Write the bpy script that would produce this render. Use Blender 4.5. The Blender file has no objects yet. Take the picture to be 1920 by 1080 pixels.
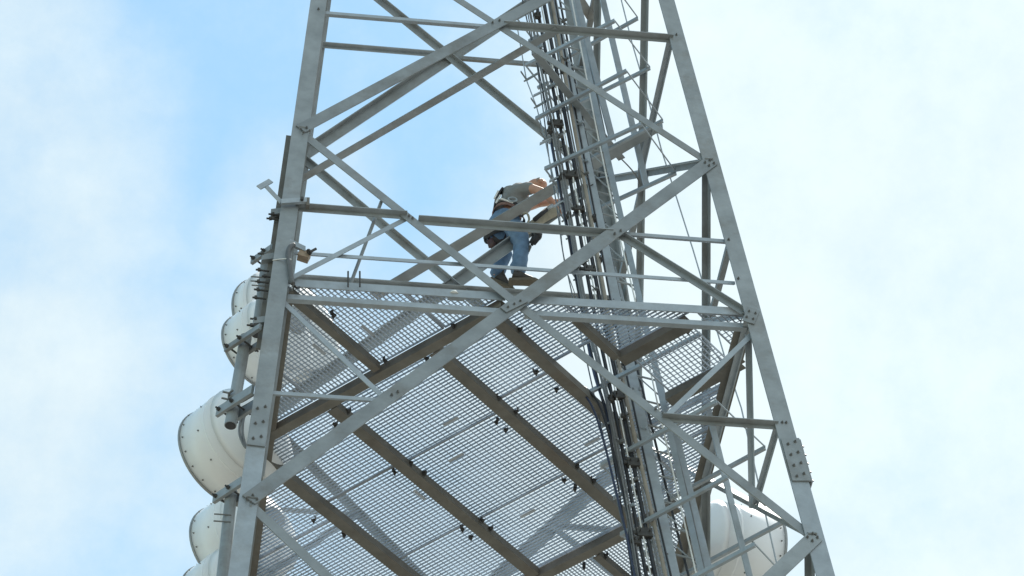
import bpy, bmesh, math, random
from mathutils import Vector as V, Matrix as M
random.seed(7)
SC = bpy.context.scene
COL = SC.collection
# ---------------------------------------------------------------- camera survey (metres; z = 0 is the work platform)
CAM = V((-3.7009, -23.2640, -20.8299)); YAW, PIT, ROL, FPX = 0.171163, 0.776032, -0.0478458, 6420.0
GROUND = -22.43
W0, TP, KD = 2.1, 0.0849377, 1.03524          # half width at the platform, taper per metre, depth ratio
ZA, ZB, ZC, ZD = -2.68536, 2.20687, 5.71336, 8.6993
ZP = 0.0503                                   # underside of the platform beams
_c, _s = math.cos(YAW), math.sin(YAW); _cp, _sp = math.cos(PIT), math.sin(PIT)
FW = V((_s*_cp, _c*_cp, _sp)); _r = V((_c, -_s, 0)); _u = _r.cross(FW)
RT = _r*math.cos(ROL) + _u*math.sin(ROL); UP = -_r*math.sin(ROL) + _u*math.cos(ROL)

def hit(px, py, n, h):
    d = FW + RT*((px-960)/FPX) - UP*((py-540)/FPX)
    return CAM + d*((h-n.dot(CAM))/n.dot(d))
def fr(px, py, off=0): return hit(px, py, V((0, 1, -KD*TP)), -KD*W0-off)     # front face plane, off = outwards
def re(px, py, off=0): return hit(px, py, V((0, 1, KD*TP)), KD*W0-off)       # rear face plane, off = inwards
def hz(px, py, z): return hit(px, py, V((0, 0, 1)), z)
def yy(px, py, y): return hit(px, py, V((0, 1, 0)), y)
def w(z): return W0-TP*z
def FL(z): return V((-w(z), -w(z)*KD, z))
def FR(z): return V((w(z), -w(z)*KD, z))
def RL(z): return V((-w(z), w(z)*KD, z))
def RR(z): return V((w(z), w(z)*KD, z))
def zmid(a, b): return a+(b-a)*w(a)/(w(a)+w(b))

# ---------------------------------------------------------------- materials
def nodes(name):
    m = bpy.data.materials.new(name); m.use_nodes = True
    nt = m.node_tree; return m, nt, nt.nodes['Principled BSDF']
def mat(name, col, rough=.6, metal=0., var=.12, scale=6., stain=None, stain_amt=.35, bump=0., spec=.5, tone=0.):
    m, nt, b = nodes(name)
    tc = nt.nodes.new('ShaderNodeTexCoord')
    n1 = nt.nodes.new('ShaderNodeTexNoise'); n1.inputs['Scale'].default_value = scale
    n1.inputs['Detail'].default_value = 6; n1.inputs['Roughness'].default_value = .65
    nt.links.new(tc.outputs['Object'], n1.inputs['Vector'])
    r = nt.nodes.new('ShaderNodeValToRGB'); e = r.color_ramp.elements
    e[0].position, e[1].position = .3, .72
    e[0].color = (*[max(0, c*(1-var)) for c in col], 1); e[1].color = (*[min(1, c*(1+var)) for c in col], 1)
    nt.links.new(n1.outputs['Fac'], r.inputs['Fac'])
    out = r.outputs['Color']
    if stain:
        n2 = nt.nodes.new('ShaderNodeTexNoise'); n2.inputs['Scale'].default_value = scale*.45
        n2.inputs['Detail'].default_value = 8; n2.inputs['Roughness'].default_value = .7
        nt.links.new(tc.outputs['Object'], n2.inputs['Vector'])
        r2 = nt.nodes.new('ShaderNodeValToRGB'); r2.color_ramp.elements[0].position = .52; r2.color_ramp.elements[1].position = .74
        r2.color_ramp.elements[1].color = (stain_amt,)*3+(1,)
        nt.links.new(n2.outputs['Fac'], r2.inputs['Fac'])
        mx = nt.nodes.new('ShaderNodeMixRGB'); mx.inputs['Color2'].default_value = (*stain, 1)
        nt.links.new(r2.outputs['Color'], mx.inputs['Fac']); nt.links.new(out, mx.inputs['Color1']); out = mx.outputs['Color']
    if tone:
        oi = nt.nodes.new('ShaderNodeObjectInfo'); mr = nt.nodes.new('ShaderNodeMapRange'); mr.inputs['To Min'].default_value = 1-tone; mr.inputs['To Max'].default_value = 1+tone
        nt.links.new(oi.outputs['Random'], mr.inputs['Value']); vm = nt.nodes.new('ShaderNodeVectorMath'); vm.operation = 'SCALE'
        nt.links.new(out, vm.inputs[0]); nt.links.new(mr.outputs['Result'], vm.inputs['Scale']); out = vm.outputs['Vector']
    nt.links.new(out, b.inputs['Base Color'])
    b.inputs['Roughness'].default_value = rough; b.inputs['Metallic'].default_value = metal
    b.inputs['Specular IOR Level'].default_value = spec
    if bump:
        bp = nt.nodes.new('ShaderNodeBump'); bp.inputs['Strength'].default_value = bump; bp.inputs['Distance'].default_value = .01
        nt.links.new(n1.outputs['Fac'], bp.inputs['Height']); nt.links.new(bp.outputs['Normal'], b.inputs['Normal'])
    return m
GALV = mat('galvanized_steel', (.285, .31, .322), .5, .15, .2, 4., (.17, .145, .115), .7, .12, tone=.13)
GALV2 = mat('fresh_galvanized_steel', (.365, .41, .445), .45, .2, .14, 7., (.24, .225, .20), .45, .1, tone=.10)
GRAT = mat('grating_steel', (.43, .47, .52), .5, .2, .2, 3., tone=.10)
BEAMM = mat('beam_steel', (.175, .166, .146), .6, .1, .22, 5., (.12, .085, .055), .6, tone=.08)
DARKM = mat('dark_hardware_steel', (.075, .072, .068), .6, .2, .3, 30.)
BOLTM = mat('bolt_steel', (.20, .2, .195), .5, .3, .2, 30.)
WHITE = mat('white_fibreglass', (.88, .90, .92), .4, 0, .02, 3., (.74, .71, .66), .35)
RADM = mat('white_radome', (.80, .83, .85), .5, 0, .03, 3.)
BANDM = mat('grey_band', (.32, .33, .33), .5, .2, .1, 10.)
BLACK = mat('black_cable_jacket', (.035, .036, .04), .4, 0, .3, 12.)
GREYC = mat('grey_cable_jacket', (.20, .205, .21), .5, 0, .2, 12.)
TANC = mat('weathered_cable_jacket', (.33, .29, .24), .6, 0, .2, 12.)
BLUEC = mat('blue_black_cable_jacket', (.035, .05, .10), .45, 0, .3, 12.)
ROPE = mat('grey_rope', (.17, .20, .23), .8, 0, .2, 60.)
WHITEP = mat('white_plastic', (.8, .8, .78), .5, 0, .03, 10.)
SKIN = mat('skin', (.56, .31, .22), .5, 0, .1, 14.)
HAIR = mat('short_grey_hair', (.33, .26, .2), .7, 0, .25, 60.)
SHIRT = mat('grey_cotton', (.25, .255, .255), .9, 0, .14, 10., bump=.5)
JEANS = mat('blue_denim', (.13, .215, .335), .9, 0, .32, 8., (.24, .33, .43), .6, .5)
BOOT = mat('brown_leather', (.05, .043, .037), .6, 0, .25, 18.)
SOLE = mat('boot_sole_rubber', (.13, .11, .08), .8, 0, .2, 25.)
STRAP = mat('black_webbing', (.03, .03, .033), .8, 0, .2, 30.)
ORANGE = mat('faded_red_webbing', (.27, .17, .15), .8, 0, .2, 30.)
POUCH = mat('dark_leather_pouch', (.035, .028, .03), .7, 0, .4, 14.)
CANVAS = mat('tan_canvas', (.36, .33, .26), .9, 0, .15, 16., bump=.3)
GLOVE = mat('grey_work_glove', (.48, .48, .46), .9, 0, .15, 25.)

# ---------------------------------------------------------------- object helpers
def put(o, parent=None):
    COL.objects.link(o)
    if parent is not None:
        o.parent = parent; o.matrix_parent_inverse = M.Translation(-parent['_at']) if '_at' in parent else M.Identity(4)
    return o
ROOTAT = {}
def thing(name, label, cat, at, group=None):
    o = bpy.data.objects.new(name, None); COL.objects.link(o); o.location = at; ROOTAT[o.name] = V(at)
    o.empty_display_size = .1; o['label'] = label; o['category'] = cat
    if group: o['group'] = group
    return o
def tag(o, label, cat, group=None):
    o['label'] = label; o['category'] = cat
    if group: o['group'] = group
    return o
def link(o, parent):
    COL.objects.link(o)
    if parent is not None:
        o.parent = parent
        if parent.name in ROOTAT: o.matrix_parent_inverse = M.Translation(-ROOTAT[parent.name])
        elif parent.name in PARTINV: o.matrix_parent_inverse = PARTINV[parent.name]
    return o
PARTINV = {}
def obj(name, bm, m, parent=None, smooth=False, recalc=True):
    if recalc: bmesh.ops.recalc_face_normals(bm, faces=bm.faces)
    me = bpy.data.meshes.new(name); bm.to_mesh(me); bm.free(); me.materials.append(m)
    if smooth:
        for p in me.polygons: p.use_smooth = True
    return link(bpy.data.objects.new(name, me), parent)
def prism(bm, ring0, ring1):
    a = [bm.verts.new(p) for p in ring0]; b = [bm.verts.new(p) for p in ring1]; n = len(a)
    for i in range(n): bm.faces.new((a[i], a[(i+1) % n], b[(i+1) % n], b[i]))
    bm.faces.new(a[::-1]); bm.faces.new(b)
def bar(bm, P, Q, e, n, we, wn):
    # box from P to Q; e and n are the two cross directions with full widths we, wn
    c = [(e*sx*we/2+n*sy*wn/2) for sx, sy in ((-1, -1), (1, -1), (1, 1), (-1, 1))]
    prism(bm, [P+d for d in c], [Q+d for d in c])
def frame(P, Q, n):
    a = (Q-P).normalized(); n = (n-a*n.dot(a)).normalized(); return a, a.cross(n), n
def angle(bm, P, Q, nrm, wd, w2, edge=1, side=-1, th=.011, off=0., up=None):
    # steel angle: one flange in the face plane, the other along +-normal from its upper or lower edge
    a, e, n = frame(P, Q, nrm)
    if e.z < 0: e = -e
    O = n*off; E = e*edge
    pts = [(-wd/2, 0), (wd/2, 0)]
    # polygon in (E, n): flange lies n in [-th, 0]
    if side < 0: poly = [(-wd/2, 0), (wd/2, 0), (wd/2, -w2), (wd/2-th, -w2), (wd/2-th, -th), (-wd/2, -th)]
    else: poly = [(-wd/2, -th), (wd/2, -th), (wd/2, w2-th), (wd/2-th, w2-th), (wd/2-th, 0), (-wd/2, 0)]
    ring = [E*x+n*y+O for x, y in poly]
    prism(bm, [P+d for d in ring], [Q+d for d in ring])
def tube(bm, pts, r, seg=8, r2=None):
    # round tube along a polyline with mitred rings
    pts = [V(p) for p in pts]; rings = []
    ref = None
    for i, p in enumerate(pts):
        d = ((pts[min(i+1, len(pts)-1)]-pts[max(i-1, 0)])).normalized()
        if ref is None:
            ref = d.orthogonal().normalized()
        ref = (ref-d*ref.dot(d)).normalized(); b = d.cross(ref)
        rr = r if r2 is None else r+(r2-r)*i/(len(pts)-1)
        rings.append([bm.verts.new(p+(ref*math.cos(k*2*math.pi/seg)+b*math.sin(k*2*math.pi/seg))*rr) for k in range(seg)])
    for a, b in zip(rings, rings[1:]):
        for k in range(seg): bm.faces.new((a[k], a[(k+1) % seg], b[(k+1) % seg], b[k]))
    bm.faces.new(rings[0][::-1]); bm.faces.new(rings[-1])
def smoothline(pts, n=6):
    pts = [V(p) for p in pts]; out = []
    for i in range(len(pts)-1):
        p0, p1, p2, p3 = pts[max(i-1, 0)], pts[i], pts[i+1], pts[min(i+2, len(pts)-1)]
        for k in range(n):
            t = k/n
            out.append(.5*((2*p1)+(p2-p0)*t+(2*p0-5*p1+4*p2-p3)*t*t+(-p0+3*p1-3*p2+p3)*t**3))
    out.append(pts[-1]); return out
def box(bm, c, ex, ey, ez, sx, sy, sz):
    bar(bm, c-ez*sz/2, c+ez*sz/2, ex, ey, sx, sy)
def hexbolt_mesh():
    bm = bmesh.new()
    for r, z0, z1, s in ((.021, 0, .004, 10), (.016, .004, .018, 6), (.009, .018, .034, 6)):
        prism(bm, [V((r*math.cos(i*2*math.pi/s), r*math.sin(i*2*math.pi/s), z0)) for i in range(s)],
              [V((r*math.cos(i*2*math.pi/s), r*math.sin(i*2*math.pi/s), z1)) for i in range(s)])
    bmesh.ops.recalc_face_normals(bm, faces=bm.faces)
    me = bpy.data.meshes.new('bolt'); bm.to_mesh(me); bm.free(); me.materials.append(BOLTM); return me
BOLT = hexbolt_mesh()
def bolt(p, n, parent, s=1.):
    o = bpy.data.objects.new('bolt', BOLT); link(o, parent)
    o.matrix_local = M.Identity(4)
    mw = M.Translation(p) @ n.to_track_quat('Z', 'Y').to_matrix().to_4x4() @ M.Scale(s, 4)
    o.matrix_basis = mw
    return o

# ---------------------------------------------------------------- camera
cd = bpy.data.cameras.new('camera'); co = bpy.data.objects.new('camera', cd); COL.objects.link(co)
cd.sensor_width = 36; cd.lens = 36*FPX/1920; cd.clip_start = .1; cd.clip_end = 5000
mw = M((( RT.x, UP.x, -FW.x, CAM.x), (RT.y, UP.y, -FW.y, CAM.y), (RT.z, UP.z, -FW.z, CAM.z), (0, 0, 0, 1)))
co.matrix_world = mw; SC.camera = co

# ---------------------------------------------------------------- ground
bm = bmesh.new(); N = 24; S = 1500
g = [[bm.verts.new((math.copysign(abs(i/N*2-1)**2.2, i/N*2-1)*S, math.copysign(abs(j/N*2-1)**2.2, j/N*2-1)*S, GROUND)) for j in range(N+1)] for i in range(N+1)]
for i in range(N):
    for j in range(N): bm.faces.new((g[i][j], g[i+1][j], g[i+1][j+1], g[i][j+1]))
GRD = mat('dry_gravel_and_grass', (.170, .163, .140), .95, 0, .25, .6, (.12, .125, .085), .6)
gr = obj('ground', bm, GRD); gr['kind'] = 'structure'

# ================================================================ THE TOWER
T = thing('lattice_tower', 'square galvanized steel lattice tower filling the picture from bottom to top', 'tower', (0, 0, GROUND))
NF, NB, NLf, NR = V((0, -1, KD*TP)).normalized()*1, V((0, 1, KD*TP)).normalized(), V((-1, 0, TP)).normalized(), V((1, 0, TP)).normalized()
NF = V((0, -1, -0.0)); NF = V((0, -1, 0)) ; NF = (V((0, -1, KD*TP))).normalized()
def part(name, build, m=GALV, parent=None):
    bm = bmesh.new(); build(bm); return obj(name, bm, m, parent or T)
def ang(name, P, Q, n, wd, w2, edge=1, side=-1, th=.011, off=0., m=GALV):
    return part(name, lambda b: angle(b, P, Q, n, wd, w2, edge, side, th, off), m)
# legs: heavy angles with the vertex outside
ZT = 13.4
def leg(fn, sx, sy, lw, z0, z1, m):
    def sec(z):
        c = fn(z); X = V((-sx, 0, 0)); Y = V((0, -sy, 0)); th = .018
        O = c+V((sx*lw/2, 0, 0))
        return [O, O+X*lw, O+X*lw+Y*th, O+X*th+Y*th, O+X*th+Y*lw, O+Y*lw]
    def b(bm):
        prism(bm, sec(z0), sec(z1))
    return part('leg', b, m)
LEG = {}
for nm, fn, sx, sy in (('FL', FL, -1, -1), ('FR', FR, 1, -1), ('RL', RL, -1, 1), ('RR', RR, 1, 1)):
    f_ = (lambda z: RL(z)+V((.035, 0, 0))) if nm == 'RL' else fn
    zs = fr(480, 834).z if nm in ('FL', 'RL') else fr(1503, 902).z
    LEG[nm] = leg(f_, sx, sy, .156, zs+.004, ZT, GALV); leg(f_, sx, sy, .156, GROUND+.3, zs, GALV2)
    c = fn(GROUND)
    part('concrete_footing', lambda b: [box(b, V((c.x, c.y, GROUND+.15)), V((1, 0, 0)), V((0, 1, 0)), V((0, 0, 1)), .9, .9, .36)],
         mat('footing_concrete', (.4, .39, .37), .9, 0, .15, 4.) if nm == 'FL' else bpy.data.materials['footing_concrete'])
FACES = dict(front=(FL, FR, NF), rear=(RL, RR, NB), left=(FL, RL, NLf), right=(FR, RR, NR))
HALF = .03
def face_panel(face, za, zb, k=False, big=.13, thin=.082, hw=.07, draw_h=True, hmid=True):
    A, B, n = FACES[face]
    ia = lambda P, Q, d: P+(Q-P).normalized()*d
    zm = zmid(za, zb)
    # diagonals
    ang('diagonal_brace', ia(A(za), B(zb), .0), ia(B(zb), A(za), .0), n, big, .075, 1, -1, .012, .016)
    ang('diagonal_brace', ia(A(zb), B(za), .03), ia(B(za), A(zb), .03), n, thin, .06, 1, -1, .010, -.020)
    X = (A(zm)+B(zm))/2
    if hmid:
        ang('horizontal_brace', ia(A(zm), B(zm), .04), X+(A(zm)-X).normalized()*.05, n, hw*.6, .06, 1, -1, .010, -.034, GALV2)
        ang('horizontal_brace', X+(B(zm)-X).normalized()*.05, ia(B(zm), A(zm), .04), n, .045, .075, 1, 1, .010, -.034)
    if k:
        dA0, dA1 = A(za), B(zb)                       # big diagonal A low -> B high
        q = lambda P, Q: (P+Q)/2
        Xc = X
        for (node, sideleg, zz) in ((A(za), A, za), (B(za), B, za), (A(zb), A, zb), (B(zb), B, zb)):
            Q = q(node, Xc); Lq = sideleg(Q.z); onbig = (node - A(za)).length < 1e-6 or (node - B(zb)).length < 1e-6
            light = onbig
            Lh = Lq+(Q-Lq).normalized()*.05
            if light: ang('redundant_brace', Lh, Q-(Q-Lq).normalized()*.04, n, .042, .05, 1, -1, .008, -.03, GALV2)
            else: ang('redundant_brace', Lh, Q, n, .045, .068, 1, 1, .009, -.034)
            Lm = sideleg(zm)+V((0, 0, -.09 if zz == za else .06))
            st = Lm+(Q-Lm).normalized()*.06
            wd = .065 if (zz == zb and sideleg is B) else .048
            ang('redundant_brace', st, Q, n, wd, .05, 1, (1 if wd > .06 else -1), .009, -.046, GALV if wd > .06 else GALV2)
ZMID1, ZMID2, ZMID3 = zmid(ZA, ZB), zmid(ZB, ZC), zmid(ZC, ZD)
levels = [GROUND+.4, -15.6, -9.0, ZA, ZB, ZC, ZD, 11.2, ZT-.1]
for f in FACES:
    for za, zb in zip(levels, levels[1:]):
        mainp = (za == ZA)
        s = 1. if za < 2 else .92
        if f == 'left' and (za < -10): pass
        face_panel(f, za, zb, k=(za in (ZA, -9.0, -15.6)), big=(.135 if f in ('front', 'rear') else .075)*s, thin=(.085 if f in ('front', 'rear') else .105)*s, hmid=not ((mainp and f in ('front',)) or (f == 'rear' and za in (ZA, ZB))))
# --- front face, platform level: two long rails
d = (FR(ZMID1)-FL(ZMID1)).normalized()
ang('platform_edge_channel', fr(551, 525, -.04), fr(948, 551, -.04), NF, .098, .06, 1, -1, .010, -.030, GALV2)
ang('platform_edge_channel', fr(985, 556, -.04), fr(1408, 580, -.04), NF, .098, .06, 1, -1, .010, -.030, GALV2)
ang('platform_edge_angle', fr(540, 547, -.05), fr(955, 575, -.05), NF, .062, .05, -1, -1, .009, -.052, GALV2)
ang('platform_edge_angle', fr(985, 577, -.05), fr(1402, 602, -.05), NF, .062, .05, -1, -1, .009, -.052, GALV2)
# guard rail, and the brown quarter angle across the middle
ang('guard_rail', fr(552, 466, -.03), fr(1380, 523, -.03), NF, .040, .04, 1, -1, .007, -.045, GALV2)
ang('horizontal_brace', fr(785, 410), fr(1150, 436), NF, .05, .072, 1, 1, .010, -.038)
part('stay_rod', lambda b: tube(b, [fr(715, 378, -.06), fr(651, 549, -.30)], .016, 8), GALV)
# rear face rail where the climber stands (a flat channel hidden behind the front rail)
ang('horizontal_brace', re(548, 526, .03), re(1150, 567, .03), NB, .055, .06, 1, -1, .010, -.02)
# plan bracing at the second level
def planbeam(P, Q, wd=.11, dp=.09):
    a = (Q-P).normalized(); e = V((-a.y, a.x, 0)).normalized()
    def b(bm):
        Z = V((0, 0, 1))
        ring = [(-wd/2, 0), (wd/2, 0), (wd/2, dp), (wd/2-.01, dp), (wd/2-.01, .01), (-wd/2, .01)]
        prism(bm, [P+e*x+Z*y for x, y in ring], [Q+e*x+Z*y for x, y in ring])
    return part('plan_brace', b, GALV)
planbeam(hz(700, 556, ZMID2), hz(1236, 236, ZMID2), .13, .08)
planbeam(hz(560, 339, ZMID2), hz(1046, 56, ZMID2), .085, .07)
planbeam(hz(1003, 100, ZMID2), hz(1166, 299, ZMID2), .075, .07)
planbeam(hz(1062, -40, ZMID3), hz(1110, 36, ZMID3), .10, .08)
part('conduit', lambda b: tube(b, smoothline([hz(1166, 299, ZMID2), hz(1184, 318, ZMID2-.02), hz(1197, 338, ZMID2-.06), hz(1204, 364, ZMID2-.14)], 5), .007, 6), GREYC)
# gusset plates and bolts at the nodes
def gusset(pxc, face_off, ang_deg, lx, ly, nb=3, pl=fr, n=NF, plate=True):
    c = pl(pxc[0], pxc[1], face_off)
    X = V((math.cos(math.radians(ang_deg)), 0, math.sin(math.radians(ang_deg)))); X = (X-n*X.dot(n)).normalized(); Y = n.cross(X)
    g = part('gusset_plate', lambda b: bar(b, c-X*lx/2, c+X*lx/2, Y, n, ly, .010), GALV) if plate else T
    for i in range(nb):
        for j in ((-1, 1) if ly > .09 else (0,)):
            bolt(c+X*((i+.5)/nb-.5)*lx*.85+Y*j*ly*.27+n*.005, n, g, .62)
    return g
for px, o, a, lx, ly, nb in (((472, 936), .024, 40, .15, .10, 2), ((572, 245), .024, 30, .15, .10, 2), ((1330, 306), .024, 40, .15, .10, 2),
                         ((1523, 1008), .024, 42, .15, .10, 2), ((964, 571), .026, 40, .26, .08, 3), ((740, 738), .026, 40, .16, .06, 2),
                         ((1158, 436), .026, 40, .18, .07, 2), ((930, 41), .026, 35, .2, .07, 2), ((770, 408), -.006, -40, .1, .055, 2),
                         ((1236, 772), -.006, -40, .18, .08, 2), ((560, 384), .006, 0, .08, .08, 2), ((1470, 793), .006, 0, .08, .06, 2),
                         ((1366, 450), .006, 0, .07, .05, 1), ((1384, 523), .006, 0, .07, .05, 1), ((1408, 592), .008, 70, .20, .11, 2),
                         ((548, 540), .008, 80, .16, .07, 2), ((597, 18), .006, 0, .06, .05, 1), ((1268, 66), .006, 0, .07, .05, 1)):
    gusset(px, o-(0 if lx*ly > .0195 else .008), a, lx, ly, nb, plate=lx*ly > .0195)
# leg splices
def splice(px0, px1, half, rows, z_off=.008):
    P, Q = fr(*px0, z_off), fr(*px1, z_off); a = (Q-P).normalized(); e = a.cross(NF)
    g = part('splice_plate', lambda b: bar(b, P, Q, e, NF, half*2, .014), GALV)
    L = (Q-P).length
    for i in range(rows):
        for s in (-1, 1):
            bolt(P+a*L*((i+.5)/rows+.03*s)+e*s*half*.42+NF*.007, NF, g, .7)
    return g
splice((1481, 822), (1503, 902), .080, 4)
splice((492, 752), (480, 836), .074, 3)
def sideplate(px0, px1, sx):
    P, Q = fr(*px0, 0)+V((sx*.006, .07, 0)), fr(*px1, 0)+V((sx*.006, .07, 0)); a = (Q-P).normalized()
    e = V((0, 1, 0)); n = V((sx, 0, 0))
    g = part('splice_plate', lambda b: bar(b, P, Q, e, n, .12, .012), GALV)
    for i in range(5): bolt(P+(Q-P)*((i+.5)/5)+n*.006-e*.02, n, g, .8)
sideplate((1499, 822), (1522, 902), 1)

# ================================================================ THE PLATFORM
R2 = math.sqrt(.5)
def SQ(s, q, z): return V(((s+q)*R2, (s-q)*R2, z))
PF = thing('service_platform', 'steel grating work platform on brown beams seen from below inside the tower', 'platform', (0, 0, 0))
BH = .085
def pbeam(s0, q0, s1, q1, wd=.11, flip=1):
    P, Q = SQ(s0, q0, ZP), SQ(s1, q1, ZP); a = (Q-P).normalized(); e = V((-a.y, a.x, 0))*flip; Z = V((0, 0, 1))
    t = .009
    ring = [(-wd/2, 0), (wd/2, 0), (wd/2, t), (-wd/2+t, t), (-wd/2+t, BH-t), (wd/2, BH-t), (wd/2, BH), (-wd/2, BH)]
    bm = bmesh.new(); prism(bm, [P+e*x+Z*y for x, y in ring], [Q+e*x+Z*y for x, y in ring])
    return obj('support_beam', bm, BEAMM, PF)
BE = [(-1.46, .54, 1.58, .52), (-1.46, -.63, 1.58, -.63), (-1.46, 1.21, .62, 1.21), (-1.46, -1.57, 1.58, -1.57), (-1.0, 1.75, -.37, 1.75)]
for b in BE: pbeam(*b, wd=.112 if b[1] < 1.5 else .07)
pbeam(-1.52, 1.36, -1.52, -1.50, .10, -1)
pbeam(1.645, 1.0, 1.645, -1.5, .10, -1)
pbeam(-.31, 1.76, -.31, 2.50, .12)
pbeam(.40, 1.78, .40, 2.58, .12)
pbeam(-2.80, 0.0, -1.60, 0.0, .075)
pbeam(1.72, .0, 2.8, .0, .075)
for (a, b) in (((2.03, -2.05), (2.03, 2.05)), ((-2.03, -2.05), (-2.03, 2.05)), ((-1.95, 2.1), (1.95, 2.1))):
    P, Q = V((*a, ZP+.003)), V((*b, ZP+.003)); a_ = (Q-P).normalized(); e = V((-a_.y, a_.x, 0)); Z = V((0, 0, 1)); wd = .15
    bm = bmesh.new(); ring = [(-wd/2, 0), (wd/2, 0), (wd/2, .01), (-wd/2+.01, .01), (-wd/2+.01, .11), (-wd/2, .11)]
    prism(bm, [P+e*x+Z*y for x, y in ring], [Q+e*x+Z*y for x, y in ring]); obj('support_beam', bm, BEAMM, PF)
# grating panels: bearing bars + cross rods, clipped to convex outlines in (s, q)
def clipline(poly, axis, val):
    xs = []
    n = len(poly)
    for i in range(n):
        a, b = poly[i], poly[(i+1) % n]
        if (a[axis]-val)*(b[axis]-val) < 0:
            t = (val-a[axis])/(b[axis]-a[axis]); xs.append(a[1-axis]+(b[1-axis]-a[1-axis])*t)
    return (min(xs), max(xs)) if len(xs) >= 2 else None
def clippoly(poly, f):
    out = []
    for i in range(len(poly)):
        a, b = poly[i], poly[(i+1) % len(poly)]; fa, fb = f(a), f(b)
        if fa >= 0: out.append(a)
        if fa*fb < 0: t = fa/(fa-fb); out.append((a[0]+(b[0]-a[0])*t, a[1]+(b[1]-a[1])*t))
    return out
GZ = ZP+BH+.004; GH = .021
def grating(s0, s1, q0, q1, along='q', pitch=.039, cross=.058, lim=True):
    poly = [(s0, q0), (s1, q0), (s1, q1), (s0, q1)]
    if lim:
        X, Yf, Yb = 2.02, 2.06, 2.06
        for f in (lambda p: X-(p[0]+p[1])*R2, lambda p: X+(p[0]+p[1])*R2, lambda p: Yb-(p[0]-p[1])*R2, lambda p: Yf+(p[0]-p[1])*R2):
            poly = clippoly(poly, f)
            if len(poly) < 3: return
    bm = bmesh.new(); Z = V((0, 0, 1))
    ax = 0 if along == 'q' else 1
    pt = (lambda c, o, z: SQ(c, o, z)) if ax == 0 else (lambda c, o, z: SQ(o, c, z))
    lo, hi = min(p[ax] for p in poly), max(p[ax] for p in poly)
    e = (SQ(1, 0, 0) if ax == 0 else SQ(0, 1, 0))
    v = lo+.004; k = 0
    while v < hi-.003:
        r = clipline(poly, ax, v)
        if r and r[1]-r[0] > .03: bar(bm, pt(v, r[0], GZ+GH/2), pt(v, r[1], GZ+GH/2), e, Z, .0045, GH)
        v += pitch
    lo2, hi2 = min(p[1-ax] for p in poly), max(p[1-ax] for p in poly); e2 = (SQ(0, 1, 0) if ax == 0 else SQ(1, 0, 0))
    v = lo2+cross*.5
    while v < hi2-.01:
        r = clipline(poly, 1-ax, v)
        if r and r[1]-r[0] > .03: bar(bm, pt(r[0], v, GZ+GH-.004), pt(r[1], v, GZ+GH-.004), e2, Z, .0045, .006)
        v += cross
    # banding bars round the edge
    for i in range(len(poly)):
        a, b = SQ(*poly[i], GZ+GH/2), SQ(*poly[(i+1) % len(poly)], GZ+GH/2)
        if (b-a).length > .05:
            d = (b-a).normalized(); bar(bm, a, b, V((-d.y, d.x, 0)), Z, .006, GH+.004)
    return obj('grating_panel', bm, GRAT, PF)
g_ = .006
for q0, q1, cuts in ((-1.57, -.63, (-1.46, -.42, .645, 1.6)), (-.63, .53, (-1.46, -.40, .665, 1.6)), (.53, 1.21, (-1.46, -.535, .62, 1.6))):
    for s0, s1 in zip(cuts, cuts[1:]): grating(s0+g_, s1-g_, q0, q1, 'q')
for q0, q1 in ((-1.55, -.75), (-.745, .0), (.0, .75), (.755, 1.36)): grating(-2.95, -1.58, q0+g_, q1-g_, 's', .040, .046)
grating(-1.46, -.62, 1.22, 1.74, 'q'); grating(-1.46, -.37, 1.76, 2.9, 'q')
grating(-.25, .36, 1.82, 2.46, 's', .046, .05); grating(-.37, .36, 2.60, 2.95, 's', .046, .05)
grating(.46, 1.0, 1.40, 2.9, 'q'); grating(1.01, 1.6, 1.22, 2.9, 'q'); grating(.36, .6, 1.28, 1.44, 'q')
grating(-1.5, -.2, -2.95, -1.62, 'q'); grating(-.19, 1.6, -2.95, -1.62, 'q')
grating(1.70, 2.95, -1.5, 0, 's', .036, .036); grating(1.70, 2.95, 0.01, 1.5, 's', .036, .036)
# small cover straps under the panels
for px, py, al in ((845, 790, 'q'), (855, 858, 'q'), (990, 963, 'q'), (1110, 828, 'q'), (598, 655, 's'), (690, 620, 's'), (787, 928, 's'), (1140, 872, 'q')):
    c = hz(px, py, GZ-.004); a = SQ(0, 1, 0) if al == 'q' else SQ(1, 0, 0); e = SQ(1, 0, 0) if al == 'q' else SQ(0, 1, 0)
    bm = bmesh.new(); bar(bm, c-a*.085, c+a*.085, e, V((0, 0, 1)), .035, .004); obj('joint_strap', bm, GRAT, PF)
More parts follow.
